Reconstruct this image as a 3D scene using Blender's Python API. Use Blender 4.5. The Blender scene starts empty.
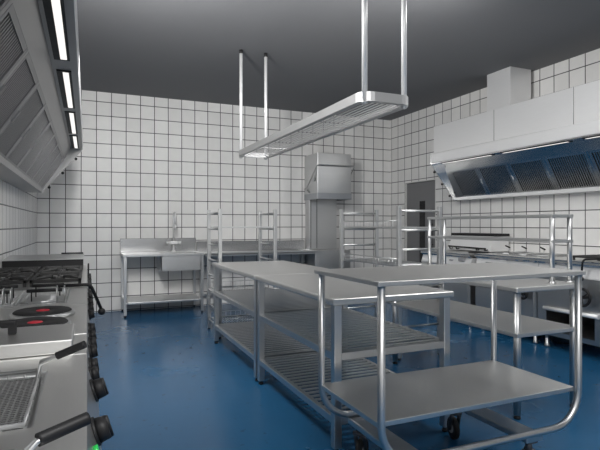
import bpy, bmesh, math, random
from mathutils import Vector, Matrix
random.seed(7)
scene = bpy.context.scene
COL = scene.collection
PI = math.pi
V = Vector

# ------------------------------------------------------------------ materials
def new_mat(name):
    m = bpy.data.materials.new(name); m.use_nodes = True
    nt = m.node_tree; nt.nodes.clear()
    out = nt.nodes.new('ShaderNodeOutputMaterial')
    b = nt.nodes.new('ShaderNodeBsdfPrincipled')
    nt.links.new(b.outputs[0], out.inputs[0])
    return m, nt, b

def mat_plain(name, col, rough=.5, metal=0., spec=.5, noise=.06, scale=30):
    m, nt, b = new_mat(name)
    tc = nt.nodes.new('ShaderNodeTexCoord')
    n = nt.nodes.new('ShaderNodeTexNoise'); n.inputs['Scale'].default_value = scale; n.inputs['Detail'].default_value = 3
    nt.links.new(tc.outputs['Object'], n.inputs['Vector'])
    r = nt.nodes.new('ShaderNodeMapRange')
    r.inputs[3].default_value = max(rough - noise, .02); r.inputs[4].default_value = rough + noise
    nt.links.new(n.outputs['Fac'], r.inputs[0]); nt.links.new(r.outputs[0], b.inputs['Roughness'])
    b.inputs['Base Color'].default_value = (*col, 1); b.inputs['Metallic'].default_value = metal
    b.inputs['Specular IOR Level'].default_value = spec
    return m

def mat_steel(name, col, rough, stretch=(2, 60, 60), var=.05, metal=1.):
    m, nt, b = new_mat(name)
    tc = nt.nodes.new('ShaderNodeTexCoord')
    mp = nt.nodes.new('ShaderNodeMapping'); mp.inputs['Scale'].default_value = stretch
    n = nt.nodes.new('ShaderNodeTexNoise'); n.inputs['Scale'].default_value = 3; n.inputs['Detail'].default_value = 4
    nt.links.new(tc.outputs['Object'], mp.inputs[0]); nt.links.new(mp.outputs[0], n.inputs['Vector'])
    r = nt.nodes.new('ShaderNodeMapRange'); r.inputs[3].default_value = rough - var; r.inputs[4].default_value = rough + var
    nt.links.new(n.outputs['Fac'], r.inputs[0]); nt.links.new(r.outputs[0], b.inputs['Roughness'])
    cr = nt.nodes.new('ShaderNodeMapRange'); cr.inputs[3].default_value = .96; cr.inputs[4].default_value = 1.03
    nt.links.new(n.outputs['Fac'], cr.inputs[0])
    mx = nt.nodes.new('ShaderNodeVectorMath'); mx.operation = 'SCALE'; mx.inputs[0].default_value = col
    nt.links.new(cr.outputs[0], mx.inputs['Scale']); nt.links.new(mx.outputs[0], b.inputs['Base Color'])
    b.inputs['Metallic'].default_value = metal
    return m

def mat_tile(name, axis, off_h, off_v):
    """square 20 cm wall tiles with dark grout; axis = horizontal world axis of the wall"""
    m, nt, b = new_mat(name)
    N = nt.nodes.new; L = nt.links.new
    g = N('ShaderNodeNewGeometry'); s = N('ShaderNodeSeparateXYZ'); L(g.outputs['Position'], s.inputs[0])
    def math_(op, a, bv=None):
        n = N('ShaderNodeMath'); n.operation = op
        for i, x in enumerate((a, bv)):
            if x is None: continue
            if isinstance(x, (int, float)): n.inputs[i].default_value = x
            else: L(x, n.inputs[i])
        return n.outputs[0]
    h = math_('ADD', s.outputs[axis], 20 - off_h); v = math_('ADD', s.outputs['Z'], 20 - off_v)
    # slightly wavy grout lines
    nz = N('ShaderNodeTexNoise'); nz.inputs['Scale'].default_value = 2.3; L(g.outputs['Position'], nz.inputs['Vector'])
    w = math_('MULTIPLY', math_('SUBTRACT', nz.outputs['Fac'], .5), .006)
    h = math_('ADD', h, w); v = math_('ADD', v, w)
    cell = N('ShaderNodeCombineXYZ')
    L(math_('FLOOR', math_('DIVIDE', h, .2)), cell.inputs[0]); L(math_('FLOOR', math_('DIVIDE', v, .2)), cell.inputs[1])
    def edge(x):
        f = math_('FRACT', math_('DIVIDE', x, .2))
        return math_('MULTIPLY', math_('MINIMUM', f, math_('SUBTRACT', 1., f)), .2)
    d = math_('MINIMUM', edge(h), edge(v))
    gr = N('ShaderNodeMapRange'); gr.inputs[1].default_value = .0042; gr.inputs[2].default_value = .0064; L(d, gr.inputs[0])
    wn = N('ShaderNodeTexWhiteNoise'); wn.noise_dimensions = '2D'; L(cell.outputs[0], wn.inputs['Vector'])
    tint = N('ShaderNodeMapRange'); tint.inputs[3].default_value = .93; tint.inputs[4].default_value = 1.03; L(wn.outputs['Value'], tint.inputs[0])
    n2 = N('ShaderNodeTexNoise'); n2.inputs['Scale'].default_value = 9; n2.inputs['Detail'].default_value = 5; L(g.outputs['Position'], n2.inputs['Vector'])
    mot = N('ShaderNodeMapRange'); mot.inputs[3].default_value = .93; mot.inputs[4].default_value = 1.06; L(n2.outputs['Fac'], mot.inputs[0])
    sc = N('ShaderNodeVectorMath'); sc.operation = 'SCALE'; sc.inputs[0].default_value = (.76, .752, .738)
    L(math_('MULTIPLY', tint.outputs[0], mot.outputs[0]), sc.inputs['Scale'])
    mix = N('ShaderNodeMix'); mix.data_type = 'RGBA'; L(gr.outputs[0], mix.inputs[0])
    mix.inputs[6].default_value = (.045, .045, .048, 1); L(sc.outputs[0], mix.inputs[7])
    L(mix.outputs[2], b.inputs['Base Color'])
    bp = N('ShaderNodeBump'); bp.inputs['Strength'].default_value = .35; bp.inputs['Distance'].default_value = .003
    L(gr.outputs[0], bp.inputs['Height']); L(bp.outputs[0], b.inputs['Normal'])
    b.inputs['Roughness'].default_value = .38; b.inputs['Specular IOR Level'].default_value = .3
    return m

def mat_floor():
    m, nt, b = new_mat('blue_epoxy_floor')
    N = nt.nodes.new; L = nt.links.new
    g = N('ShaderNodeNewGeometry')
    a = N('ShaderNodeTexNoise'); a.inputs['Scale'].default_value = 1.3; a.inputs['Detail'].default_value = 6; L(g.outputs['Position'], a.inputs['Vector'])
    r = N('ShaderNodeValToRGB'); r.color_ramp.elements[0].position = .3; r.color_ramp.elements[1].position = .75
    r.color_ramp.elements[0].color = (.013, .088, .195, 1); r.color_ramp.elements[1].color = (.018, .104, .222, 1)
    L(a.outputs['Fac'], r.inputs[0])
    # scuffs and flecks
    f = N('ShaderNodeTexNoise'); f.inputs['Scale'].default_value = 13; f.inputs['Detail'].default_value = 2.5; f.inputs['Roughness'].default_value = .6
    L(g.outputs['Position'], f.inputs['Vector'])
    fr = N('ShaderNodeMapRange'); fr.inputs[1].default_value = .655; fr.inputs[2].default_value = .70; fr.inputs[3].default_value = 0; fr.inputs[4].default_value = .5; L(f.outputs['Fac'], fr.inputs[0])
    mix = N('ShaderNodeMix'); mix.data_type = 'RGBA'; L(fr.outputs[0], mix.inputs[0]); L(r.outputs[0], mix.inputs[6]); mix.inputs[7].default_value = (.008, .030, .065, 1)
    L(mix.outputs[2], b.inputs['Base Color'])
    rr = N('ShaderNodeMapRange'); rr.inputs[3].default_value = .16; rr.inputs[4].default_value = .34; L(a.outputs['Fac'], rr.inputs[0]); L(rr.outputs[0], b.inputs['Roughness'])
    bp = N('ShaderNodeBump'); bp.inputs['Strength'].default_value = .06; bp.inputs['Distance'].default_value = .01
    L(a.outputs['Fac'], bp.inputs['Height']); L(bp.outputs[0], b.inputs['Normal'])
    b.inputs['Specular IOR Level'].default_value = .26
    return m

def mat_emit(name, col, st):
    m = bpy.data.materials.new(name); m.use_nodes = True; nt = m.node_tree; nt.nodes.clear()
    o = nt.nodes.new('ShaderNodeOutputMaterial'); e = nt.nodes.new('ShaderNodeEmission')
    e.inputs[0].default_value = (*col, 1); e.inputs[1].default_value = st
    nt.links.new(e.outputs[0], o.inputs[0]); return m

STEEL = mat_steel('brushed_steel', (.64, .645, .645), .33, (2, 25, 25), .012)
STEELR = mat_steel('satin_rack_steel', (.58, .58, .58), .42, (60, 2, 60), metal=.9)
STEELY = mat_steel('brushed_steel_worktop', (.72, .715, .70), .38, (60, 2, 60))
SPLASH = mat_steel('smooth_splash_steel', (.50, .50, .50), .22, (2, 25, 25), .012)
TUBE = mat_steel('polished_steel_tube', (.61, .615, .615), .36, (20, 20, 4))
HOOD = mat_steel('satin_hood_steel', (.80, .80, .80), .36, (60, 3, 60), metal=.4)
HOODM = mat_steel('mirror_hood_steel', (.86, .86, .86), .18, (60, 3, 60))
FILTL = mat_steel('shaded_filter_steel', (.33, .33, .335), .42, (40, 40, 6))  # darker copy of the filter steel, left hood's shade put into its colour
HOODL = mat_steel('shaded_hood_steel', (.40, .40, .40), .42, (60, 3, 60))  # hood steel darkened to carry the left hood's shade; fryer mesh uses it too
FILT = mat_steel('filter_steel', (.86, .86, .86), .22, (40, 40, 6))
DARK = mat_plain('dark_recess', (.03, .03, .032), .6)
BLACK = mat_plain('black_plastic', (.012, .012, .013), .5, spec=.3)
IRON = mat_plain('black_cast_iron', (.018, .018, .018), .55)
PLATE = mat_plain('hot_plate_iron', (.022, .022, .023), .6, spec=.2)
FORK = mat_plain('dark_castor_metal', (.10, .10, .105), .4, metal=.6)
RUBBER = mat_plain('black_rubber', (.012, .012, .012), .7)
GREYP = mat_plain('grey_plastic', (.30, .30, .31), .5)
RED = mat_plain('red_enamel', (.50, .012, .03), .45)
GREEN = mat_plain('green_lens', (.02, .42, .07), .2)
DOORM = mat_plain('grey_door_paint', (.185, .185, .19), .5)
CEIL = mat_plain('grey_ceiling_paint', (.185, .187, .194), .85, spec=.2)
TRIM = mat_plain('white_frame_paint', (.62, .62, .60), .5)
FLOOR = mat_floor()
TB = mat_tile('white_tiles_back', 'X', .125, .012)
TR = mat_tile('white_tiles_right', 'Y', .195, .012)
TL = mat_tile('white_tiles_left', 'Y', .04, .012)
LIGHT = mat_emit('fluorescent_diffuser', (1., .98, .95), 1.1)

# ------------------------------------------------------------------ mesh helpers
class M:
    def __init__(s): s.bm = bmesh.new()
    def _add(s, fn, bevel=0., seg=2):
        t = bmesh.new(); fn(t)
        if bevel: bmesh.ops.bevel(t, geom=[e for e in t.edges], offset=bevel, segments=seg, profile=.5, affect='EDGES')
        me = bpy.data.meshes.new('t'); t.to_mesh(me); t.free(); s.bm.from_mesh(me); bpy.data.meshes.remove(me); return s
    def box(s, x0, x1, y0, y1, z0, z1, bevel=0., seg=2):
        def f(t):
            bmesh.ops.create_cube(t, size=1.)
            for v in t.verts: v.co = V(((x0+x1)/2+v.co.x*(x1-x0), (y0+y1)/2+v.co.y*(y1-y0), (z0+z1)/2+v.co.z*(z1-z0)))
        return s._add(f, bevel, seg)
    def prism(s, pts, axis, a0, a1, bevel=0.):
        """pts: 2D outline; axis 'x': (y,z), 'y': (x,z), 'z': (x,y)"""
        def p3(p, a):
            return V((a, p[0], p[1])) if axis == 'x' else V((p[0], a, p[1])) if axis == 'y' else V((p[0], p[1], a))
        def f(t):
            A = [t.verts.new(p3(p, a0)) for p in pts]; B = [t.verts.new(p3(p, a1)) for p in pts]
            n = len(pts); t.faces.new(A); t.faces.new(B[::-1])
            for i in range(n): t.faces.new((A[i], B[i], B[(i+1) % n], A[(i+1) % n]))
            bmesh.ops.recalc_face_normals(t, faces=t.faces)
        return s._add(f, bevel)
    def quad(s, *pts):
        s.bm.faces.new([s.bm.verts.new(p) for p in pts]); return s
    def cyl(s, p0, p1, r, seg=14, r2=None): return s.path([p0, p1], r, seg, r2=r2)
    def path(s, pts, r, seg=10, closed=False, r2=None, square=False):
        pts = [V(p) for p in pts]; n = len(pts); bm = s.bm
        rings = []; up = None
        for i, p in enumerate(pts):
            if closed: d = (pts[(i+1) % n]-pts[i-1]).normalized()
            else: d = ((pts[min(i+1, n-1)]-pts[i]).normalized()+(pts[i]-pts[max(i-1, 0)]).normalized()).normalized()
            if up is None:
                up = V((0, 0, 1)) if abs(d.z) < .9 else V((1, 0, 0))
            up = (up - d*up.dot(d)).normalized(); sd = d.cross(up)
            rr = r if r2 is None else r+(r2-r)*i/(n-1)
            rings.append([bm.verts.new(p+(up*math.cos(2*PI*k/seg)+sd*math.sin(2*PI*k/seg))*rr) for k in range(seg)])
        for i in range(n if closed else n-1):
            A, B = rings[i], rings[(i+1) % n]
            for k in range(seg):
                f = bm.faces.new((A[k], A[(k+1) % seg], B[(k+1) % seg], B[k])); f.smooth = True
        if not closed:
            bm.faces.new(rings[0]); bm.faces.new(rings[-1][::-1])
        return s
    def lathe(s, prof, c, seg=28, axis='z'):
        """prof: list of (radius, height) revolved about axis through c"""
        bm = s.bm; rings = []
        for (r, h) in prof:
            ring = []
            for k in range(seg):
                a = 2*PI*k/seg; u, w = r*math.cos(a), r*math.sin(a)
                q = (u, w, h) if axis == 'z' else (h, u, w) if axis == 'x' else (u, h, w)
                ring.append(bm.verts.new(V(c)+V(q)))
            rings.append(ring)
        for A, B in zip(rings, rings[1:]):
            for k in range(seg): 
                f = bm.faces.new((A[k], A[(k+1) % seg], B[(k+1) % seg], B[k])); f.smooth = True
        bm.faces.new(rings[0][::-1]); bm.faces.new(rings[-1]); return s
    def build(s, name, mat, parent=None):
        bmesh.ops.recalc_face_normals(s.bm, faces=s.bm.faces)
        off = root_loc(parent)
        for v in s.bm.verts: v.co -= off
        if parent is None:
            lo = V([min(v.co[i] for v in s.bm.verts) for i in range(3)]); hi = V([max(v.co[i] for v in s.bm.verts) for i in range(3)])
            base = V(((lo.x+hi.x)/2, (lo.y+hi.y)/2, lo.z))
            for v in s.bm.verts: v.co -= base
        me = bpy.data.meshes.new(name); s.bm.to_mesh(me); s.bm.free()
        o = bpy.data.objects.new(name, me); COL.objects.link(o); me.materials.append(mat)
        if parent is not None: o.parent = parent
        else: o.location = base
        return o

def root_loc(p):
    o = V((0, 0, 0))
    while p is not None: o += p.location; p = p.parent
    return o
def thing(name, label, cat, loc, group=None):
    o = bpy.data.objects.new(name, None); COL.objects.link(o); o.empty_display_size = .1
    o.location = loc; o['label'] = label; o['category'] = cat
    if group: o['group'] = group
    return o
def struct(o, label=None):
    o['kind'] = 'structure'
    if label: o['label'] = label
    return o
def copy_tree(o, parent=None):
    c = o.copy(); COL.objects.link(c)
    if parent is not None: c.parent = parent
    for ch in list(o.children): copy_tree(ch, c)
    return c
def fillet(pts, r, n=6):
    pts = [V(p) for p in pts]; out = [pts[0]]
    for a, b, c in zip(pts, pts[1:], pts[2:]):
        u = (a-b).normalized(); w = (c-b).normalized(); ang = u.angle(w); t = r/math.tan(ang/2)
        p0 = b+u*t; p1 = b+w*t; ctr = b+(u+w).normalized()*(r/math.sin(ang/2))
        x = (p0-ctr); y = (p1-ctr); tot = x.angle(y); ax = x.cross(y).normalized()
        for i in range(n+1): out.append(ctr+Matrix.Rotation(tot*i/n, 3, ax) @ x)
    out.append(pts[-1]); return out

# ------------------------------------------------------------------ setting
XL, XR, YB, YF, ZC = -.628, 5.08, 7.64, -2.2, 3.153
struct(M().box(XL-.1, XR+.1, YF-.1, YB+.1, -.1, 0).build('floor', FLOOR), 'glossy blue resin floor')
struct(M().box(XL-.1, XR+.1, YF-.1, YB+.1, ZC, ZC+.1).build('ceiling', CEIL), 'plain grey ceiling')
struct(M().box(XL-.1, XR+.1, YB, YB+.1, 0, ZC).build('wall_back', TB), 'white tiled back wall')
struct(M().box(XL-.1, XL, YF, YB, 0, ZC).build('wall_left', TL), 'white tiled left wall')
struct(M().box(XL-.1, XR+.1, YF-.1, YF, 0, ZC).build('wall_front', TB))
DY0, DY1, DZ = 6.36, 7.19, 1.977
w = M(); w.box(XR, XR+.1, YF, DY0, 0, ZC); w.box(XR, XR+.1, DY1, YB, 0, ZC); w.box(XR, XR+.1, DY0, DY1, DZ, ZC)
struct(w.build('wall_right', TR), 'white tiled right wall')
d = M().box(XR+.035, XR+.075, DY0+.012, DY1-.012, .006, DZ-.012, .003).build('door_1', DOORM); struct(d, 'grey door with a tall narrow black glass slot')
M().box(XR+.029, XR+.036, 6.675, 6.815, .35, 1.645).build('vision_panel', mat_plain('black_glass', (.01, .01, .011), .15), d)
hm = M(); hm.cyl((XR+.0, 6.47, .86), (XR+.0, 6.47, 1.33), .014, 10)
for z in (.93, 1.26): hm.cyl((XR+.0, 6.47, z), (XR+.036, 6.47, z), .008, 8)
hm.build('door_handle', BLACK, d)
fm = M(); fm.box(XR-.004, XR+.1, DY0-.0, DY0+.012, 0, DZ); fm.box(XR-.004, XR+.1, DY1-.012, DY1, 0, DZ); fm.box(XR-.004, XR+.1, DY0, DY1, DZ-.012, DZ)
struct(fm.build('trim_1', TRIM), 'door lining')
struct(M().box(XR+.09, XR+.1, DY0, DY1, 0, DZ).build('trim_2', DARK))

# ------------------------------------------------------------------ slatted work tables of the island
def slats(m, x0, x1, y0, y1, z, pitch=.062, w=.034, t=.006, along='x'):
    if along == 'x':
        n = int((y1-y0)/pitch); p = (y1-y0)/n
        for i in range(n): m.box(x0, x1, y0+p*(i+.5)-w/2, y0+p*(i+.5)+w/2, z-t, z)
    else:
        n = int((x1-x0)/pitch); p = (x1-x0)/n
        for i in range(n): m.box(x0+p*(i+.5)-w/2, x0+p*(i+.5)+w/2, y0, y1, z-t, z)
    return m
def frame(m, x0, x1, y0, y1, z0, z1, t=.03):
    m.box(x0, x1, y0, y0+t, z0, z1, .003); m.box(x0, x1, y1-t, y1, z0, z1, .003)
    m.box(x0, x0+t, y0+t, y1-t, z0, z1, .003); m.box(x1-t, x1, y0+t, y1-t, z0, z1, .003); return m
def island_table(label, x0, x1, y0, y1):
    t = thing('work_table', label, 'table', ((x0+x1)/2, (y0+y1)/2, 0), 'work tables with slatted shelves')
    M().box(x0, x1, y0, y1, .812, .85, .011, 3).build('tabletop', STEELY, t)
    a, l = .018, .046
    for (x, y) in ((x0+a, y0+a), (x1-a-l, y0+a), (x0+a, y1-a-l), (x1-a-l, y1-a-l)):
        lg = M().box(x, x+l, y, y+l, .03, .812, .004).build('leg', STEEL, t)
        M().lathe([(.016, 0), (.019, .006), (.019, .014), (.012, .016), (.012, .032)], (x+l/2, y+l/2, 0), 16).build('foot', BLACK, lg)
    for z in (.55, .20):
        m = M(); frame(m, x0+a+.004, x1-a-.004, y0+a+.004, y1-a-.004, z-.042, z)
        slats(m, x0+a+.03, x1-a-.03, y0+a+.036, y1-a-.036, z-.002); m.build('slatted_shelf', STEEL, t)
    return t
island_table('slat-shelved steel work table behind the wheeled trolley, nearer one of the joined pair', 1.21, 2.03, 2.365, 3.722)
island_table('slat-shelved steel work table against the wire rack, farther one of the joined pair', 1.21, 2.03, 3.730, 5.18)

# ------------------------------------------------------------------ table to the right of the island, with its overshelf
x0, x1, y0, y1 = 2.505, 3.10, 2.335, 3.79
t = thing('work_table', 'narrower steel work table with one solid undershelf, below the two-rail overshelf', 'table', ((x0+x1)/2, (y0+y1)/2, 0))
M().box(x0, x1, y0, y1, .815, .85, .008, 3).build('tabletop', STEELY, t)
for (x, y) in ((x0+.04, y0+.04), (x1-.04, y0+.04), (x0+.04, y1-.04), (x1-.04, y1-.04)):
    lg = M().cyl((x, y, .025), (x, y, .82), .023, 18).build('leg', TUBE, t)
    M().lathe([(.02, 0), (.022, .005), (.022, .012), (.013, .016), (.013, .03)], (x, y, 0), 16).build('foot', BLACK, lg)
M().box(x0+.015, x1-.015, y0+.015, y1-.015, .525, .553, .004).build('undershelf', STEELY, t)
t = thing('overshelf', 'two-rail open overshelf frame standing on the narrower steel work table', 'shelf', (3.01, 3.1, .85))
for x in (2.925, 3.095):
    for y in (2.43, 3.75):
        p = M().cyl((x, y, .853), (x, y, 1.305), .017, 14).build('post', TUBE, t)
        M().lathe([(.028, .85), (.028, .856), (.018, .86)], (x, y, 0), 14).build('foot', STEEL, p)
for z, nm in ((1.31, 'top_rail'), (1.135, 'middle_rail')):
    m = M()
    for x in (2.925, 3.095): m.box(x-.016, x+.016, 2.412, 3.768, z-.011, z+.011, .003)
    for y in (2.43, 3.75): m.box(2.93, 3.09, y-.013, y+.013, z-.010, z+.010, .003)
    m.build(nm, TUBE, t)

# ------------------------------------------------------------------ wheeled trolley
x0, x1, y0, y1 = 1.066, 2.264, 1.687, 2.296
t = thing('trolley', 'two-tier steel trolley on castors with curved tube frame, in the foreground', 'trolley', ((x0+x1)/2, (y0+y1)/2, 0))
m = M().box(x0, x1, y0, y1, 1.0, 1.02, .0025, 1); m.build('top_shelf', STEELY, t)
M().box(x0+.022, x1-.03, y0+.042, y1-.03, .418, .44, .0025).build('bottom_shelf', STEELY, t)
for y in (y0+.026, y1-.028):
    pts = fillet([(x0+.03, y, 1.0), (x0+.03, y, .262), (x1-.022, y, .262), (x1-.022, y, 1.0)], .17, 9)
    M().path(pts, .0165, 14).build('tube_frame', TUBE, t)
beam_x = (1.30, 1.955)
for bx in beam_x:
    M().box(bx-.055, bx+.055, y0+.03, y1-.03, .215, .248, .006).build('cross_beam', STEEL, t)
def caster(px, py, ang):
    """swivel castor: plate, fork, tyre, hub"""
    R = Matrix.Rotation(ang, 4, 'Z')
    def at(x, y, z): q = R @ V((x, y, z)); return (px+q.x, py+q.y, z)
    r = .064; tr = .036
    k = M(); k.box(px-.028, px+.028, py-.028, py+.028, .209, .215); k.cyl((px, py, .165), (px, py, .21), .016, 14)
    for s in (-1, 1):
        k.path([at(0, s*.021, .165), at(tr*.4, s*.024, .13), at(tr, s*.024, .058)], .011, 8)
    k.path([at(-.012, -.024, .165), at(-.012, .024, .165)], .013, 8)
    c = k.build('castor_fork', FORK, t)
    w_ = M()
    ctr = V(at(tr, 0, r)); ax = (R @ V((0, 1, 0))).normalized()
    seg = 28
    prof = [(.030, -.014), (.052, -.016), (.062, -.011), (.064, 0), (.062, .011), (.052, .016), (.030, .014)]
    u = V((0, 0, 1)); sd = ax.cross(u)
    rings = [[w_.bm.verts.new(ctr+ax*h+(u*math.cos(2*PI*i/seg)+sd*math.sin(2*PI*i/seg))*rr) for i in range(seg)] for rr, h in prof]
    for A, B in zip(rings, rings[1:]):
        for i in range(seg):
            f = w_.bm.faces.new((A[i], A[(i+1) % seg], B[(i+1) % seg], B[i])); f.smooth = True
    w_.bm.faces.new(rings[0]); w_.bm.faces.new(rings[-1][::-1])
    w_.build('tyre', RUBBER, c)
    h_ = M(); h_.cyl(ctr-ax*.018, ctr+ax*.018, .028, 16); h_.build('hub', GREYP, c)
caster(beam_x[0], y1-.05, math.radians(35)); caster(beam_x[1], y1-.03, math.radians(75))
caster(beam_x[0], y0+.07, math.radians(150)); caster(beam_x[1]-.01, y0+.06, math.radians(200))

# ------------------------------------------------------------------ wire basket racks
def rack(label, x0, x1, y0, y1, ladder):
    """four posts, ladder rungs on two ends, shelves with wire guards; ladder = 'x' ends at x0/x1, 'y' ends at y0/y1"""
    t = thing('storage_rack', label, 'rack', ((x0+x1)/2, (y0+y1)/2, 0), 'open ladder racks with wire guards')
    H_, r = 1.425, .019
    for x in (x0, x1):
        for y in (y0, y1):
            p = M().box(x-r, x+r, y-r, y+r, .02, H_, .004).build('post', TUBE, t)
            M().lathe([(.016, 0), (.018, .006), (.012, .014), (.012, .022)], (x, y, 0), 14).build('foot', BLACK, p)
    zs = [.12+.18*k for k in range(8)]
    for e in (0, 1):
        for z in zs:
            if ladder == 'x': x = (x0, x1)[e]; m = M().cyl((x, y0, z), (x, y1, z), .011, 10)
            else: y = (y0, y1)[e]; m = M().cyl((x0, y, z), (x1, y, z), .011, 10)
            m.build('rung', TUBE, t)
    for z in ((.12, .48, 1.20) if ladder == 'x' else (.12, .48, .84, 1.20)):
        m = M(); zz = z+.012; gx0, gx1, gy0, gy1 = x0+.022, x1-.022, y0+.022, y1-.022
        if ladder == 'x': gy0 += .0; 
        frame(m, gx0, gx1, gy0, gy1, zz, zz+.018, .012)
        n = int((gx1-gx0)/.03)
        for i in range(1, n): m.cyl((gx0+(gx1-gx0)*i/n, gy0, zz+.009), (gx0+(gx1-gx0)*i/n, gy1, zz+.009), .0028, 6)
        sh = m.build('wire_shelf', TUBE, t)
        zt = zz+.075
        loop = [(gx0, gy0, zt), (gx1, gy0, zt), (gx1, gy1, zt), (gx0, gy1, zt)]
        sides = [(loop[0], loop[1]), (loop[2], loop[3])] if ladder == 'x' else [(loop[3], loop[0])]
        if ladder == 'x' and z > 1: continue
        for a, b in sides:
            g = M(); g.cyl(a, b, .0045, 6)
            a, b = V(a), V(b); k = max(2, int((b-a).length/.06))
            for i in range(k):
                q = a.lerp(b, i/k); g.cyl((q.x, q.y, zz), (q.x, q.y, zt), .0026, 6)
            g.build('guard_rail', TUBE, sh)
    return t
rack('steel ladder rack with wire-guarded shelves, standing in front of the long drain table', 1.34, 1.985, 5.335, 5.87, 'x')
rack('steel ladder rack with wire-guarded shelves, standing in front of the grey door', 2.645, 3.108, 3.835, 4.96, 'y')

# ------------------------------------------------------------------ shelf hung from the ceiling
x0, x1, y0, y1, z0, z1 = 1.505, 1.872, 2.555, 5.24, 1.992, 2.05
t = thing('hanging_rack', 'long slatted steel rack hung from the ceiling on four rods', 'rack', ((x0+x1)/2, (y0+y1)/2, z0))
def ring(x0, x1, y0, y1, r, n=5):
    o = []
    for cx, cy, a0 in ((x1-r, y1-r, 0), (x0+r, y1-r, 90), (x0+r, y0+r, 180), (x1-r, y0+r, 270)):
        for i in range(n+1):
            a = math.radians(a0+90*i/n); o.append((cx+r*math.cos(a), cy+r*math.sin(a)))
    return o
m = M(); A = ring(x0, x1, y0, y1, .085); B = ring(x0+.006, x1-.006, y0+.006, y1-.006, .08); C_ = ring(x0+.042, x1-.042, y0+.042, y1-.042, .05)
bm = m.bm; n = len(A)
def loopv(P, z): return [bm.verts.new((p[0], p[1], z)) for p in P]
Ls = [loopv(A, z1), loopv(A, z0), loopv(C_, z0), loopv(C_, z0+.01), loopv(B, z0+.01), loopv(B, z1)]
for a, b in zip(Ls, Ls[1:]+Ls[:1]):
    for i in range(n): bm.faces.new((a[i], a[(i+1) % n], b[(i+1) % n], b[i]))
m.build('rim', STEELR, t)
m = M()
ns = 8
for i in range(ns):
    x = x0+.058+(x1-x0-.116)*i/(ns-1); m.box(x-.0055, x+.0055, y0+.03, y1-.03, z0+.010, z0+.016)
for y in (y0+.6, y1-.6): m.box(x0+.02, x1-.02, y-.006, y+.006, z0+.016, z0+.024)
m.build('slatted_deck', STEELR, t)
for x in (1.54, 1.825):
    for y in (2.592, 5.205):
        p = M().cyl((x, y, z0-.004), (x, y, ZC-.02), .0175, 16).build('rod', HOOD, t)
        M().cyl((x, y, ZC-.04), (x, y, ZC-.001), .020, 16).build('ceiling_socket', BLACK, p)
        M().lathe([(.004, z0-.02), (.017, z0-.014), (.021, z0-.004), (.021, z0+.006)], (x, y, 0), 14).build('end_nut', TUBE, p)

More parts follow.
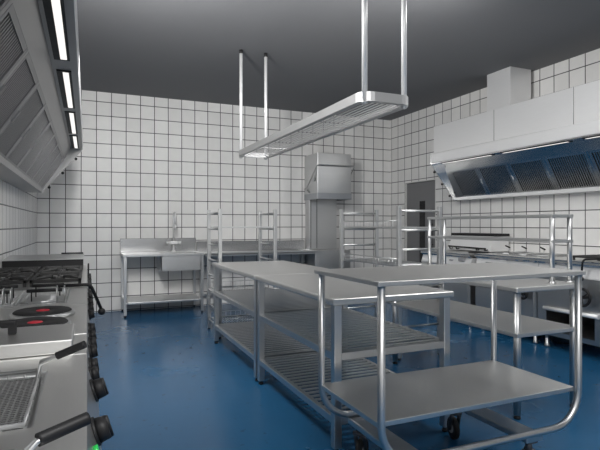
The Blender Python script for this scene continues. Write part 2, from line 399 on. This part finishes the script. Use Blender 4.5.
# ------------------------------------------------------------------ exhaust hoods
def hood(label, sx, wallx, ya, yb, filt0, npitch, lights, plen, FM, UM, EM):
    """sx = direction from wall into the room (+1/-1). u = distance from the wall"""
    X = lambda u: wallx+sx*(u+.001)
    t = thing('exhaust_hood', label, 'hood', (X(.3), (ya+yb)/2, 1.607))
    top = 2.651
    # fascia with its folded bottom edge
    M().box(*sorted((X(.545), X(.585))), ya+.012, yb-.012, 2.1225, 2.262, .013, 3).build('front_fascia', HOOD, t)
    M().box(*sorted((X(.452), X(.580))), ya+.012, yb-.012, 2.1115, 2.122).build('underside_plate', UM, t)
    # sloped baffle between light strip and filters, roof plate, back lip
    P = [(X(.452), 2.112), (X(.395), 2.0), (X(.385), 2.004), (X(.442), 2.122)]
    M().prism(P, 'y', ya+.012, yb-.012).build('inner_baffle', UM, t)
    P = [(X(0), 1.607), (X(.17), 1.607), (X(.17), 1.655), (X(.158), 1.655), (X(.158), 1.619), (X(0), 1.619)]
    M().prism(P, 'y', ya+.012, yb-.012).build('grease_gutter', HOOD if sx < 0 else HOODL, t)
    # end panels
    P = [(X(0), 1.607), (X(.17), 1.607), (X(.585), 2.112), (X(.585), 2.262), (X(0), 2.262)]
    for y in (ya, yb-.012):
        e = M().prism(P, 'y', y, y+.012).build('end_panel', EM, t)
        if y > ya:
            for k in (.14, .47, .80):
                u = .17+.415*k+.008; z = 1.607+.505*k-.008
                M().cyl((X(u), yb-.003, z), (X(u), yb+.018, z), .016, 12).build('bolt', BLACK, e)
    # plenum above
    pl = plen or [ya, yb]
    for a, b in zip(pl, pl[1:]):
        m = M().prism([(X(0), 2.262), (X(.535), 2.262), (X(.535), top), (X(0), top)], 'y', a+.002, b-.002, .003)
        m.build('plenum_panel', HOOD, t)
        if b < yb-.1: M().box(*sorted((X(.52), X(.5357))), b-.003, b+.003, 2.264, top-.003).build('panel_joint', DARK, t)
    # baffle filters
    A = V((X(.393), 0, 2.002)); B = V((X(.162), 0, 1.640)); dr = (B-A); L_ = dr.length; dn = dr.normalized(); nrm = V((dn.z, 0, -dn.x)); 
    if nrm.x*sx < 0: nrm = -nrm
    pitch = .52
    def slab(m, y0, y1, a, b, h0, h1):
        q = [A+dn*a+nrm*h0, A+dn*b+nrm*h0, A+dn*b+nrm*h1, A+dn*a+nrm*h1]
        m.prism([(p.x, p.z) for p in q], 'y', y0, y1)
    k = 0; y = filt0
    while k < npitch:
        y1 = y; y0 = y-.48
        m = M(); slab(m, y0+.01, y1-.01, .01, L_-.01, -.034, -.026); fb = m
        m = M(); ns = 16
        for i in range(ns):
            c = y0+.028+(y1-y0-.056)*(i+.5)/ns; slab(m, c-.006, c+.006, .02, L_-.02, -.016, -.003)
        slab(m, y0, y0+.022, 0, L_, -.022, .003); slab(m, y1-.022, y1, 0, L_, -.022, .003)
        slab(m, y0+.022, y1-.022, 0, .026, -.022, .002); slab(m, y0+.022, y1-.022, L_-.026, L_, -.022, .002)
        f = m.build('baffle_filter', FM, t); fb.build('filter_gap_shade', DARK, f)  # dark sheet set behind the slats as shade in their gaps
        h = M(); 
        for cy in (y0+.011,): slab(h, cy-.009, cy+.009, L_*.42, L_*.58, .003, .012)
        h.build('filter_handle', FM, f)
        s = M(); slab(s, y0-.036, y0-.004, 0, L_, -.026, .003); s.build('filter_divider', UM, t)
        y -= pitch; k += 1
    s = M(); slab(s, filt0+.004, yb-.012, 0, L_, -.026, .004); s.build('filter_divider', UM, t)
    # light strips in the flat underside
    for (a, b) in lights:
        b_ = M().box(*sorted((X(.470), X(.545))), a-.02, b+.02, 2.105, 2.112).build('light_housing', BLACK, t)
        M().box(*sorted((X(.501), X(.532))), a, b, 2.1035, 2.107).build('light_diffuser', LIGHT, b_)
    return t
hood('steel exhaust hood with blue sheen and boxed top, on the wall beside the door', -1, XR, 1.2, 5.74, 5.545, 8,
     [(4.66, 5.56), (3.60, 4.47), (2.55, 3.40), (1.5, 2.35)], [1.2, 2.43, 3.524, 4.596, 5.735], FILT, HOODM, HOODM)
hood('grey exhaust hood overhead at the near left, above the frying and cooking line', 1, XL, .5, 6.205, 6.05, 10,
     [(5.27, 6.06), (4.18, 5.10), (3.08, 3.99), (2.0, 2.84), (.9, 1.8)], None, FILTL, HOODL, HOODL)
t = thing('exhaust_duct', 'square steel duct rising from the boxed hood to the ceiling', 'duct', (4.84, 4.65, 2.652))
m = M().box(4.665, 5.005, 4.458, 4.835, 2.652, ZC-.001, .002); m.build('duct_casing', HOOD, t)
m = M(); frame(m, 4.653, 5.032, 4.446, 4.847, 2.6515, 2.668, .014); m.build('duct_collar', HOOD, t)

# ------------------------------------------------------------------ back wall: sink table, drain table, hood dishwasher, tap
x0, x1, y0, y1 = .440, 1.535, 6.99, 7.628
t = thing('sink_table', 'steel sink table with one basin, mixer tap and a low shelf, by the back wall', 'sink', ((x0+x1)/2, 7.3, 0))
bx0, bx1, by0, by1 = .935, 1.49, 7.05, 7.46
m = M(); m.box(x0, bx0+.02, y0, y1, .815, .85, .005); m.box(bx1-.02, x1, y0, y1, .815, .85, .005); m.box(bx0+.02, bx1-.02, y0, by0+.02, .815, .85, .005); m.box(bx0+.02, bx1-.02, by1-.02, y1, .815, .85, .005)
m.build('worktop', STEEL, t)
M().box(x0, x1, y1-.02, y1, .85, 1.05, .004).build('splashback', SPLASH, t)
m = M()
for a in ((bx0, bx0+.012, by0-.045, by1), (bx1-.012, bx1, by0-.045, by1), (bx0, bx1, by0-.045, by0-.033), (bx0, bx1, by1-.012, by1)): m.box(*a, .62, .815)
m.box(bx0, bx1, by0-.045, by1, .61, .622); m.build('basin', STEEL, t)
for (x, y) in ((x0+.03, y0+.035), (x1-.03, y0+.035), (x0+.03, y1-.05), (x1-.03, y1-.05)):
    lg = M().box(x-.02, x+.02, y-.02, y+.02, .03, .815, .003).build('leg', TUBE, t)
    M().lathe([(.014, 0), (.017, .006), (.012, .016), (.012, .032)], (x, y, 0), 14).build('foot', BLACK, lg)
M().box(x0+.03, x1-.03, y0+.03, y1-.03, .172, .202, .004).build('undershelf', STEEL, t)
# tap
t = thing('tap', 'chrome mixer tap with tall spout standing on the sink table splashback ledge', 'tap', (1.19, 7.56, .85))
m = M(); m.lathe([(.03, .85), (.03, .862), (.016, .875), (.014, .95)], (1.19, 7.56, 0), 16)
m.box(1.13, 1.25, 7.535, 7.585, .955, 1.005, .012, 3); m.build('mixer_body', HOOD, t)
m = M(); m.path(fillet([(1.19, 7.56, 1.0), (1.19, 7.56, 1.43), (1.19, 7.40, 1.43), (1.19, 7.40, 1.25)], .07, 7), .013, 12); m.build('spout', HOOD, t)
m = M(); m.cyl((1.19, 7.40, 1.17), (1.19, 7.40, 1.26), .017, 12); m.build('spray_head', HOOD, t)
for s in (-1, 1):
    m = M(); m.cyl((1.19+s*.055, 7.56, .98), (1.19+s*.11, 7.55, .98), .024, 14); m.build('tap_handle', HOOD, t)
# drain table
x0, x1, y0, y1 = 1.545, 3.356, 6.99, 7.628
t = thing('drain_table', 'long steel drain table between the sink table and the dishwasher', 'table', ((x0+x1)/2, 7.3, 0))
m = M(); m.box(x0, x1, y0, y1-.02, .815, .835, .003); m.box(x0, x1, y0, y0+.03, .80, .85, .004); m.build('worktop', STEEL, t)
M().box(x0, x1, y1-.02, y1, .835, .995, .004).build('splashback', SPLASH, t)
for x in (x0+.06, x1-.06):
    for y in (y0+.045, y1-.06):
        lg = M().box(x-.02, x+.02, y-.02, y+.02, .03, .815, .003).build('leg', TUBE, t)
        M().lathe([(.014, 0), (.017, .006), (.012, .016), (.012, .032)], (x, y, 0), 14).build('foot', BLACK, lg)
M().box(x0+.04, x1-.04, y1-.1, y1-.07, .16, .20, .003).build('rear_stretcher', TUBE, t)
# dishwasher
x0, x1, y0, y1 = 3.362, 3.965, 7.10, 7.615
t = thing('dishwasher', 'hood-type steel dishwasher with its hood raised, against the back wall', 'dishwasher', ((x0+x1)/2, 7.4, 0))
m = M(); m.box(x0, x1, y0+.02, y1-.02, .10, .84, .008); m.build('base_cabinet', STEEL, t)
for x in (x0+.05, x1-.05):
    for y in (y0+.06, y1-.08): M().cyl((x, y, 0), (x, y, .10), .02, 12).build('foot', BLACK, t)
m = M(); m.box(x0+.012, x1-.09, 7.44, y1, .842, 1.70, .004); m.build('rear_column', STEEL, t)
m = M(); m.box(x0+.14, x0+.146, 7.432, 7.44, .86, 1.69); m.box(x0+.03, x0+.036, 7.432, 7.44, .86, 1.69); m.build('column_seam', DARK, t)
hz0, hz1 = 1.66, 2.40
m = M(); w_ = .012
m.box(x0, x1, y0, y0+w_, hz0+.03, hz1, .004); m.box(x0, x0+w_, y0+w_, y1, hz0+.03, hz1, .003); m.box(x1-w_, x1, y0+w_, y1, hz0+.03, hz1, .003)
m.box(x0+w_, x1-w_, y1-w_, y1, hz0+.06, hz1); m.box(x0+w_, x1-w_, y0+w_, y1-w_, hz1-w_, hz1-.001)
hd = m.build('wash_hood', STEEL, t)
m = M(); frame(m, x0-.006, x1+.006, y0-.006, y1, hz0, hz0+.10, .012); m.build('hood_skirt', mat_steel('blueish_steel', (.45, .465, .49), .35), hd)
m = M(); yy = y0-.05
m.path(fillet([(x0-.03, y1-.12, 1.83), (x0-.03, yy, 2.2), (x1+.04, yy, 2.2), (x1+.04, y0+.14, 2.03)], .03, 5), .0095, 10)
m.cyl((x0-.03, y1-.12, 1.83), (x0, y1-.12, 1.83), .012, 10); m.cyl((x1+.04, y0+.14, 2.03), (x1, y0+.14, 2.03), .012, 10)
m.build('lift_handle', TUBE, hd)
m = M(); m.cyl((x0-.02, y0+.12, 1.98), (x0-.005, y0+.12, 1.98), .03, 14); m.path([(x0-.012, y1-.02, 1.86), (x0-.012, y1-.22, 1.78)], .012, 8); m.build('hinge_arm', TUBE, hd)

# ------------------------------------------------------------------ left cooking line
XW = XL+.004
def left_unit(name, label, cat, ya, yb, holes=(), knobs=(), xs_=.014, kl=.014):
    """steel floor-standing unit, front nose at x=0; holes = recessed wells (x0,x1,y0,y1,depth)"""
    t = thing(name, label, cat, (-.3, (ya+yb)/2, 0))
    a, b = ya+.002, yb-.002
    # body with sloped knob panel
    P = [(XW, .12), (-.01, .12), (-.01, .70), (xs_, .775), (.0, .868), (XW, .868)]
    m = M().prism(P, 'y', a, b)
    m.build('body', STEEL, t)
    m = M()
    xs = sorted({XW, .0}|{h[0] for h in holes}|{h[1] for h in holes}); ys = sorted({a, b}|{h[2] for h in holes}|{h[3] for h in holes})
    if not holes: m.box(XW, .0, a, b, .868, .90, .004)
    else:
        h0 = holes
        bm = m.bm
        for i in range(len(xs)-1):
            for j in range(len(ys)-1):
                cx, cy = (xs[i]+xs[i+1])/2, (ys[j]+ys[j+1])/2
                if any(h[0] < cx < h[1] and h[2] < cy < h[3] for h in holes): continue
                m.box(xs[i], xs[i+1], ys[j], ys[j+1], .868, .90)
        bmesh.ops.remove_doubles(bm, verts=bm.verts, dist=1e-5)
    m.build('top_plate', STEELY, t)
    for h in holes:
        w_ = M(); x0, x1, y0, y1, dp = h
        for q in ((x0, x0+.004, y0, y1), (x1-.004, x1, y0, y1), (x0, x1, y0, y0+.004), (x0, x1, y1-.004, y1)): w_.box(*q, .8685, .8985)
        w_.box(x0, x1, y0, y1, .8685, .872); w_.build('well', STEEL, t)
    for x in (XW+.06, -.07):
        for y in (ya+.06, yb-.06):
            M().lathe([(.024, 0), (.026, .02), (.02, .03), (.02, .121)], (x, y, 0), 14).build('foot', STEEL, t)
    n = V((.868-.775, 0, xs_)).normalized()
    for (y, r) in knobs:
        c = V((xs_/2, y, .822))
        kb = M(); kb.cyl(c+n*.0, c+n*.006, r*1.15, 20); kb.build('knob_bezel', BLACK, t)
        k = M(); k.cyl(c+n*.006, c+n*(.006+kl), r, 20, r2=r*.9); q = V((0, 1, 0)); 
        e = n.cross(q); k.path([c+n*(kl+.006)-e*r*.85, c+n*(kl+.006)+e*r*.85], .005, 8); k.build('knob', BLACK, t)
    return t
fr = left_unit('deep_fryer', 'steel twin deep fryer holding the two wire baskets, nearest on the left line', 'fryer', .50, 1.455,
          holes=[(-.52, -.085, .96, 1.32, .1), (-.52, -.085, .53, .86, .1)], knobs=[(1.10, .026), (1.375, .026), (.7, .026)], xs_=.028, kl=.022)
n_ = V((.093, 0, .028)).normalized()
c = V((.014, 1.0, .822)); M().cyl(c, c+n_*.008, .013, 14).build('indicator_lamp', GREEN, fr)
def fry_basket(label, y0, y1, gy0, gy1, g0, g1):
    t = thing('fryer_basket', label, 'basket', (-.3, (y0+y1)/2, .88), 'fryer baskets')
    x0, x1 = -.50, -.100
    m = M()
    for i in range(int((x1-x0)/.011)): m.box(x0+i*.011, x0+i*.011+.004, y0, y1, .886, .888)
    for i in range(int((y1-y0)/.011)): m.box(x0, x1, y0+i*.011, y0+i*.011+.004, .887, .889)
    m.build('wire_mesh', HOODL, t)
    m = M(); loop = [(x0, y0, .905), (x1, y0, .905), (x1, y1, .905), (x0, y1, .905)]
    m.path(loop, .005, 8, closed=True); lp = [(p[0], p[1], .888) for p in loop]; m.path(lp, .004, 8, closed=True)
    for a, b in zip(loop, loop[1:]+loop[:1]):
        for i in range(12): q = V(a).lerp(V(b), i/12); m.cyl((q.x, q.y, .887), (q.x, q.y, .905), .002, 5)
    m.build('rim', TUBE, t)
    m = M(); g0, g1 = V(g0), V(g1)
    for s in (-.008, .008):
        e = V((0, s, 0)); m.path([(x1-.002, gy0+s*3, .905), (x1+.004, gy0+s*2, .938), tuple(g0+e*.6), tuple(g0.lerp(g1, .2)+e*.4)], .0035, 8)
    m.build('handle_wire', TUBE, t)
    m = M(); m.path([tuple(g0), tuple(g0.lerp(g1, .06)), tuple(g0.lerp(g1, .94)), tuple(g1)], .0085, 12); m.build('grip', BLACK, t)
fry_basket('wire fryer basket with a small dark grip, in the well beside the lidded fryer', .965, 1.312, 1.25, 1.25, (-.061, 1.22, .957), (-.004, 1.20, .982))
fry_basket('wire fryer basket whose long black grip reaches the bottom edge of the photo', .535, .855, .70, .70, (-.056, .69, .981), (.001, .72, .989))
# lidded fryer + lid
fy = left_unit('deep_fryer', 'steel single fryer closed by a flat boxed lid, between baskets and hot plates', 'fryer', 1.46, 1.725, knobs=[(1.52, .022), (1.62, .022)])
ld = M().box(-.60, -.036, 1.475, 1.715, .901, .938, .004).build('lid', STEELY, fy)
m = M(); m.box(-.46, -.184, 1.60, 1.62, .962, .978, .005); m.box(-.204, -.184, 1.60, 1.62, .939, .968); m.box(-.46, -.44, 1.60, 1.62, .939, .968); m.build('bar_handle', BLACK, ld)
# hot plates
hp = left_unit('electric_range', 'steel electric range with round red-centred hot plates', 'range', 1.73, 2.365, knobs=[(1.80, .022), (1.92, .022), (2.06, .022), (2.2, .022)])
for (x, y) in ((-.155, 2.125), (-.160, 1.875), (-.44, 2.125), (-.44, 1.875)):
    r = M().lathe([(.106, .9005), (.113, .903), (.113, .912), (.108, .917), (.100, .917)], (x, y, 0), 40).build('steel_ring', TUBE, hp)
    p = M().lathe([(.099, .905), (.101, .919), (.096, .923), (.034, .923), (.030, .921)], (x, y, 0), 40).build('hot_plate', PLATE, hp)
    M().lathe([(.024, .919), (.023, .9225), (.016, .924)], (x, y, 0), 24).build('red_centre', RED, p)
# pasta cooker
pc = left_unit('pasta_cooker', 'steel pasta cooker with wire baskets, between hot plates and gas burners', 'cooker', 2.37, 3.07,
          holes=[(-.54, -.08, 2.44, 2.98, .1)], knobs=[(2.55, .022), (2.75, .022), (2.95, .022)])
def pasta_basket(label, x0, x1):
    y0, y1 = 2.47, 2.95
    t = thing('pasta_basket', label, 'basket', ((x0+x1)/2, 2.71, .88), 'pasta baskets')
    m = M(); loop = [(x0, y0, .905), (x1, y0, .905), (x1, y1, .905), (x0, y1, .905)]
    m.path(loop, .004, 8, closed=True)
    for a, b in zip(loop, loop[1:]+loop[:1]):
        for i in range(8): q = V(a).lerp(V(b), i/8); m.cyl((q.x, q.y, .877), (q.x, q.y, .905), .0015, 5)
    for i in range(1, 10): yy = y0+(y1-y0)*i/10; m.cyl((x0, yy, .878), (x1, yy, .878), .0015, 5)
    m.build('wire_body', STEEL, t)
    for s in (0, .03):
        m = M(); xm = x1-.004-s; m.path([(xm, y0, .905), (xm, y0-.012, .965), (xm, y0+.03, .97), (xm, y0+.05, .905)], .003, 6); m.build('hook', STEEL, t)
    for yy, zz in ((2.86, .936), (2.64, .936)):
        m = M(); m.path([(x0+.01, yy, zz), (x1-.02, yy, zz)], .008, 8)
        for xx in (x0+.03, x1-.04): m.cyl((xx, yy, .878), (xx, yy, zz), .003, 6)
        m.build('black_bar', BLACK, t)
pasta_basket('wire pasta basket with two black bars, on the aisle side of the left cooker', -.270, -.090)
pasta_basket('wire pasta basket with two black bars, on the wall side of the left cooker', -.525, -.300)
def lever(par, pts, ball):
    a_ = M().path(fillet(pts, .035, 5), .009, 10).build('drain_lever', BLACK, par)
    b = V(pts[-1]); R_ = ball
    M().lathe([(R_*math.sin(PI*i/10)+.0005, -R_*math.cos(PI*i/10)) for i in range(11)], tuple(b-V((0, 0, R_*.4))), 20).build('ball_knob', BLACK, a_)
lever(pc, [(-.155, 3.03, .912), (.018, 3.03, .912), (.077, 3.05, .760)], .020)
# gas range with cast iron grates
gr = left_unit('gas_range', 'gas range topped with black cast iron grates on the left line', 'range', 3.075, 4.14, knobs=[(3.2, .022), (3.4, .022), (3.75, .022), (3.95, .022)])
def grate(p, x0, x1, y0, y1, par, zt=.940):
    m = M(); r = .008
    for a in ((x0, x1, y0, y0+.018), (x0, x1, y1-.018, y1), (x0, x0+.018, y0, y1), (x1-.018, x1, y0, y1)): m.box(*a, zt-.02, zt, .003)
    cx, cy = (x0+x1)/2, (y0+y1)/2
    for k in range(8):
        a = PI*k/4; R1 = .045; 
        ex, ey = math.cos(a), math.sin(a); s = min((x1-x0)/2/max(abs(ex), 1e-6), (y1-y0)/2/max(abs(ey), 1e-6))-.01
        m.path([(cx+ex*R1, cy+ey*R1, zt-.006), (cx+ex*s, cy+ey*s, zt-.006)], .0075, 6)
    for x in (x0+.009, x1-.009):
        for y in (y0+.009, y1-.009): m.box(x-.008, x+.008, y-.008, y+.008, .9003, zt-.015)
    g = m.build('pan_grate', IRON, par)
    b = M().lathe([(.06, .9005), (.055, .915), (.03, .918), (.042, .922), (.040, .932), (.01, .934)], (cx, cy, 0), 24); b.build('burner', IRON, par)
for x0 in (-.575, -.295):
    for y0 in (3.13, 3.64): grate(gr, x0, x0+.265, y0, y0+.47, gr)
# far griddle with raised black hood
gl = left_unit('griddle', 'griddle with raised black-fronted cover and grey top, far end of the left line', 'griddle', 4.145, 4.70, knobs=[(4.25, .02), (4.5, .02)])
m = M().box(-.57, -.028, 4.165, 4.64, .902, .983, .002); m.build('cover_box', BLACK, gl)
m = M().prism([(4.158, .9835), (4.66, .9835), (4.66, 1.0), (4.158, .988)], 'x', -.575, -.022); m.build('cover_top', STEEL, gl)
m = M(); m.cyl((-.20, 4.672, 1.004), (-.03, 4.672, 1.004), .008, 8); m.build('cover_handle', BLACK, gl)
m = M(); m.box(.004, .016, 4.16, 4.185, .775, .95, .003); m.box(.0, .03, 4.16, 4.185, .62, .775, .003); m.build('door_pull', BLACK, gl)

# ------------------------------------------------------------------ right cooking line
XB = XR-.004
def right_unit(name, label, cat, ya, yb, zt=.90, niche=None, holes=(), buttons=(), xf=4.255):
    t = thing(name, label, cat, (4.66, (ya+yb)/2, 0))
    a, b = ya+.003, yb-.003
    m = M()
    if not holes: m.box(xf+.004, XB, a, b, zt-.03, zt, .003)
    else:
        xs = sorted({xf+.004, XB}|{h[0] for h in holes}|{h[1] for h in holes}); ys = sorted({a, b}|{h[2] for h in holes}|{h[3] for h in holes})
        for i in range(len(xs)-1):
            for j in range(len(ys)-1):
                cx, cy = (xs[i]+xs[i+1])/2, (ys[j]+ys[j+1])/2
                if any(h[0] < cx < h[1] and h[2] < cy < h[3] for h in holes): continue
                m.box(xs[i], xs[i+1], ys[j], ys[j+1], zt-.03, zt)
        bmesh.ops.remove_doubles(m.bm, verts=m.bm.verts, dist=1e-5)
    m.build('top_plate', STEELY, t)
    for h in holes:
        w_ = M(); x0, x1, y0, y1 = h
        for q in ((x0, x0+.004, y0, y1), (x1-.004, x1, y0, y1), (x0, x1, y0, y0+.004), (x0, x1, y1-.004, y1)): w_.box(*q, zt-.03, zt-.001)
        w_.box(x0, x1, y0, y1, zt-.03, zt-.026); w_.build('well', STEEL, t)
    # undercut front nose
    M().prism([(xf, zt), (xf+.012, zt-.001), (xf+.06, zt-.05), (xf+.034, zt-.05), (xf, zt-.006)], 'y', a, b).build('front_nose', HOODM, t)
    # control panel leaning back
    M().prism([(xf+.05, zt-.05), (XB, zt-.05), (XB, .74), (xf+.018, .74), (xf+.018, .752)], 'y', a, b).build('control_panel', HOOD, t)
    for (y, w_, z, h_) in buttons:
        M().box(xf+.012, xf+.04, y-w_/2, y+w_/2, z-h_/2, z+h_/2, .002).build('control_plate', GREYP, t)
    # lower cabinet
    m = M()
    if niche:
        n0, n1, nz0, nz1 = niche
        m.box(xf+.02, XB, a, n0, .14, .738); m.box(xf+.02, XB, n1, b, .14, .738); m.box(xf+.02, XB, n0, n1, nz1, .738); m.box(xf+.02, XB, n0, n1, .14, nz0); m.box(XB-.03, XB, n0, n1, nz0, nz1)
        m.build('cabinet', STEEL, t)
        M().box(XB-.034, XB-.031, n0+.002, n1-.002, nz0+.002, nz1-.002).build('niche_lining', DARK, t)
        r = M(); r.cyl((xf-.012, n0-.06, nz1+.012), (xf-.012, n1+.005, nz1+.012), .020, 14)
        for y in (n0+.05, n1-.05): r.cyl((xf-.012, y, nz1+.012), (xf+.025, y, nz1+.012), .008, 8)
        r.build('front_rail', HOOD, t)
    else:
        m.box(xf+.02, XB, a, b, .14, .738); m.build('cabinet', STEEL, t)
        M().box(xf+.008, xf+.02, a+.03, b-.03, .19, .70, .004).build('cabinet_door', STEEL, t)
    for x in (xf+.08, XB-.08):
        for y in (ya+.07, yb-.07): M().lathe([(.024, 0), (.026, .02), (.02, .03), (.02, .141)], (x, y, 0), 14).build('foot', STEEL, t)
    return t
def wheel(par, y, z, R, x):
    m = M(); m.path([(x, y+R*math.cos(2*PI*i/24), z+R*math.sin(2*PI*i/24)) for i in range(24)], .013, 8, closed=True)
    for k in range(3):
        a = 2*PI*k/3+.4; m.cyl((x, y, z), (x, y+R*math.cos(a), z+R*math.sin(a)), .006, 6)
    m.cyl((x-.01, y, z), (x+.075, y, z), .016, 10); m.cyl((x-.03, y+R*.8, z+R*.5), (x, y+R*.8, z+R*.5), .01, 8)
    return m.build('hand_wheel', BLACK, par)
bp = right_unit('bratt_pan', 'tilting bratt pan with grey upright lid edged in black, far end of right line', 'cooker', 4.70, 5.66, .892, buttons=[(4.86, .10, .815, .035), (5.05, .05, .80, .02), (5.25, .03, .80, .02)])
m = M().prism([(4.70, .905), (4.775, 1.10), (5.03, 1.10), (5.03, .905)], 'y', 4.83, 5.62, .004); m.build('pan_lid', HOOD, bp)
m = M().prism([(4.765, 1.102), (4.775, 1.135), (5.03, 1.135), (5.03, 1.102)], 'y', 4.815, 5.635, .004); m.build('lid_cap', BLACK, bp)
m = M(); m.cyl((4.655, 4.85, .942), (4.655, 5.55, .955), .011, 10)
for y in (4.87, 5.02, 5.40, 5.53): m.path([(4.655, y, .948), (4.665, y, .92), (4.71, y, .925)], .009, 8)
m.build('lid_handle', BLACK, bp)
M().box(4.42, 4.60, 4.74, 4.90, .8925, .905, .003).build('pour_cover', BLACK, bp)
rp = right_unit('pasta_cooker', 'steel pasta cooker with three dark-handled baskets on the right line', 'cooker', 3.735, 4.62, .905,
           holes=[(4.42, 4.92, 3.80, 4.55)], buttons=[(4.40, .09, .80, .034), (4.27, .09, .80, .034), (4.14, .09, .80, .034), (4.01, .05, .80, .02), (3.86, .05, .80, .02)])
wheel(rp, 3.86, .52, .048, 4.215)
def wire_basket(y, label):
    t = thing('pasta_basket', label, 'basket', (4.67, y, .88), 'right-hand pasta baskets')
    m = M(); x0, x1, y0, y1 = 4.45, 4.89, y-.10, y+.10; loop = [(x0, y0, .918), (x1, y0, .918), (x1, y1, .918), (x0, y1, .918)]
    m.path(loop, .006, 6, closed=True)
    for a, b in zip(loop, loop[1:]+loop[:1]):
        for i in range(8): q = V(a).lerp(V(b), i/8); m.cyl((q.x, q.y, .881), (q.x, q.y, .918), .003, 5)
    for i in range(1, 8): m.cyl((x0+(x1-x0)*i/8, y0, .882), (x0+(x1-x0)*i/8, y1, .882), .002, 5)
    m.build('wire_body', TUBE, t)
    m = M(); m.path([(4.60, y, .918), (4.60, y-.005, .97), (4.60, y+.02, .99)], .004, 6); m.build('handle_wire', TUBE, t)
    m = M(); m.path([(4.585, y-.03, .980), (4.60, y+.045, 1.0)], .009, 8); m.build('grip', BLACK, t)
for y, lb in ((4.42, 'wire pasta basket beside the bratt pan on the right line'), (4.18, 'middle one of three wire pasta baskets on the right line'), (3.93, 'wire pasta basket beside the black grates of the right line')): wire_basket(y, lb)
rr = right_unit('gas_range', 'gas range with black grates over an open cabinet, right line behind the trolley', 'range', 2.92, 3.73, .905, niche=(3.10, 3.62, .185, .40),
           buttons=[(3.64, .09, .80, .034), (3.50, .09, .80, .034)])
wheel(rr, 3.17, .578, .078, 4.20)
for x0 in (4.37, 4.72):
    grate(rr, x0, x0+.32, 2.98, 3.40, rr, .95)
lever(rr, [(4.40, 3.15, .93), (4.183, 3.15, .93), (4.20, 3.178, .757)], .022)

# ------------------------------------------------------------------ light
def area(name, loc, sx, sy, power, rot=(0, 0, 0), col=(1, .995, .985)):
    l = bpy.data.lights.new(name, 'AREA'); l.shape = 'RECTANGLE'; l.size = sx; l.size_y = sy; l.energy = power; l.color = col
    o = bpy.data.objects.new(name, l); COL.objects.link(o); o.location = loc; o.rotation_euler = rot; return o
def aim(loc, tgt):
    return (V(tgt)-V(loc)).to_track_quat('-Z', 'Y').to_euler()
area('unseen_lamp', (.14, 3.1, 3.0), .22, 1.7, 155, (V((.8, 1, -.17))).to_track_quat('-Z', 'Y').to_euler())
area('unseen_lamp', (2.15, 2.9, 2.86), 1.3, .2, 26, (V((.1, 1, -.5))).to_track_quat('-Z', 'Y').to_euler())  # added second key, softens shadows on the back wall
area('unseen_lamp', (3.3, 2.2, 3.13), 1.0, 1.3, 32)  # added fill, brightens the aisle floor on the right
area('unseen_lamp', (.9, -.5, 3.13), 2.0, 1.2, 112)  # added fill behind the camera, lifts worktops and left counter
w = bpy.data.worlds.new('World'); scene.world = w; w.use_nodes = True
w.node_tree.nodes['Background'].inputs[0].default_value = (.5, .55, .6, 1); w.node_tree.nodes['Background'].inputs[1].default_value = .1

# ------------------------------------------------------------------ camera
cd = bpy.data.cameras.new('Camera'); cam = bpy.data.objects.new('Camera', cd); COL.objects.link(cam)
cam.location = (0, 0, 1.247); cam.rotation_euler = (PI/2, 0, -math.atan2(213, 495))
cd.sensor_width = 36; cd.lens = 495/600*36; cd.clip_start = .02; cd.clip_end = 60
scene.camera = cam
scene.view_settings.view_transform = 'Standard'; scene.view_settings.look = 'None'
scene.view_settings.gamma = 1; scene.view_settings.exposure = 0
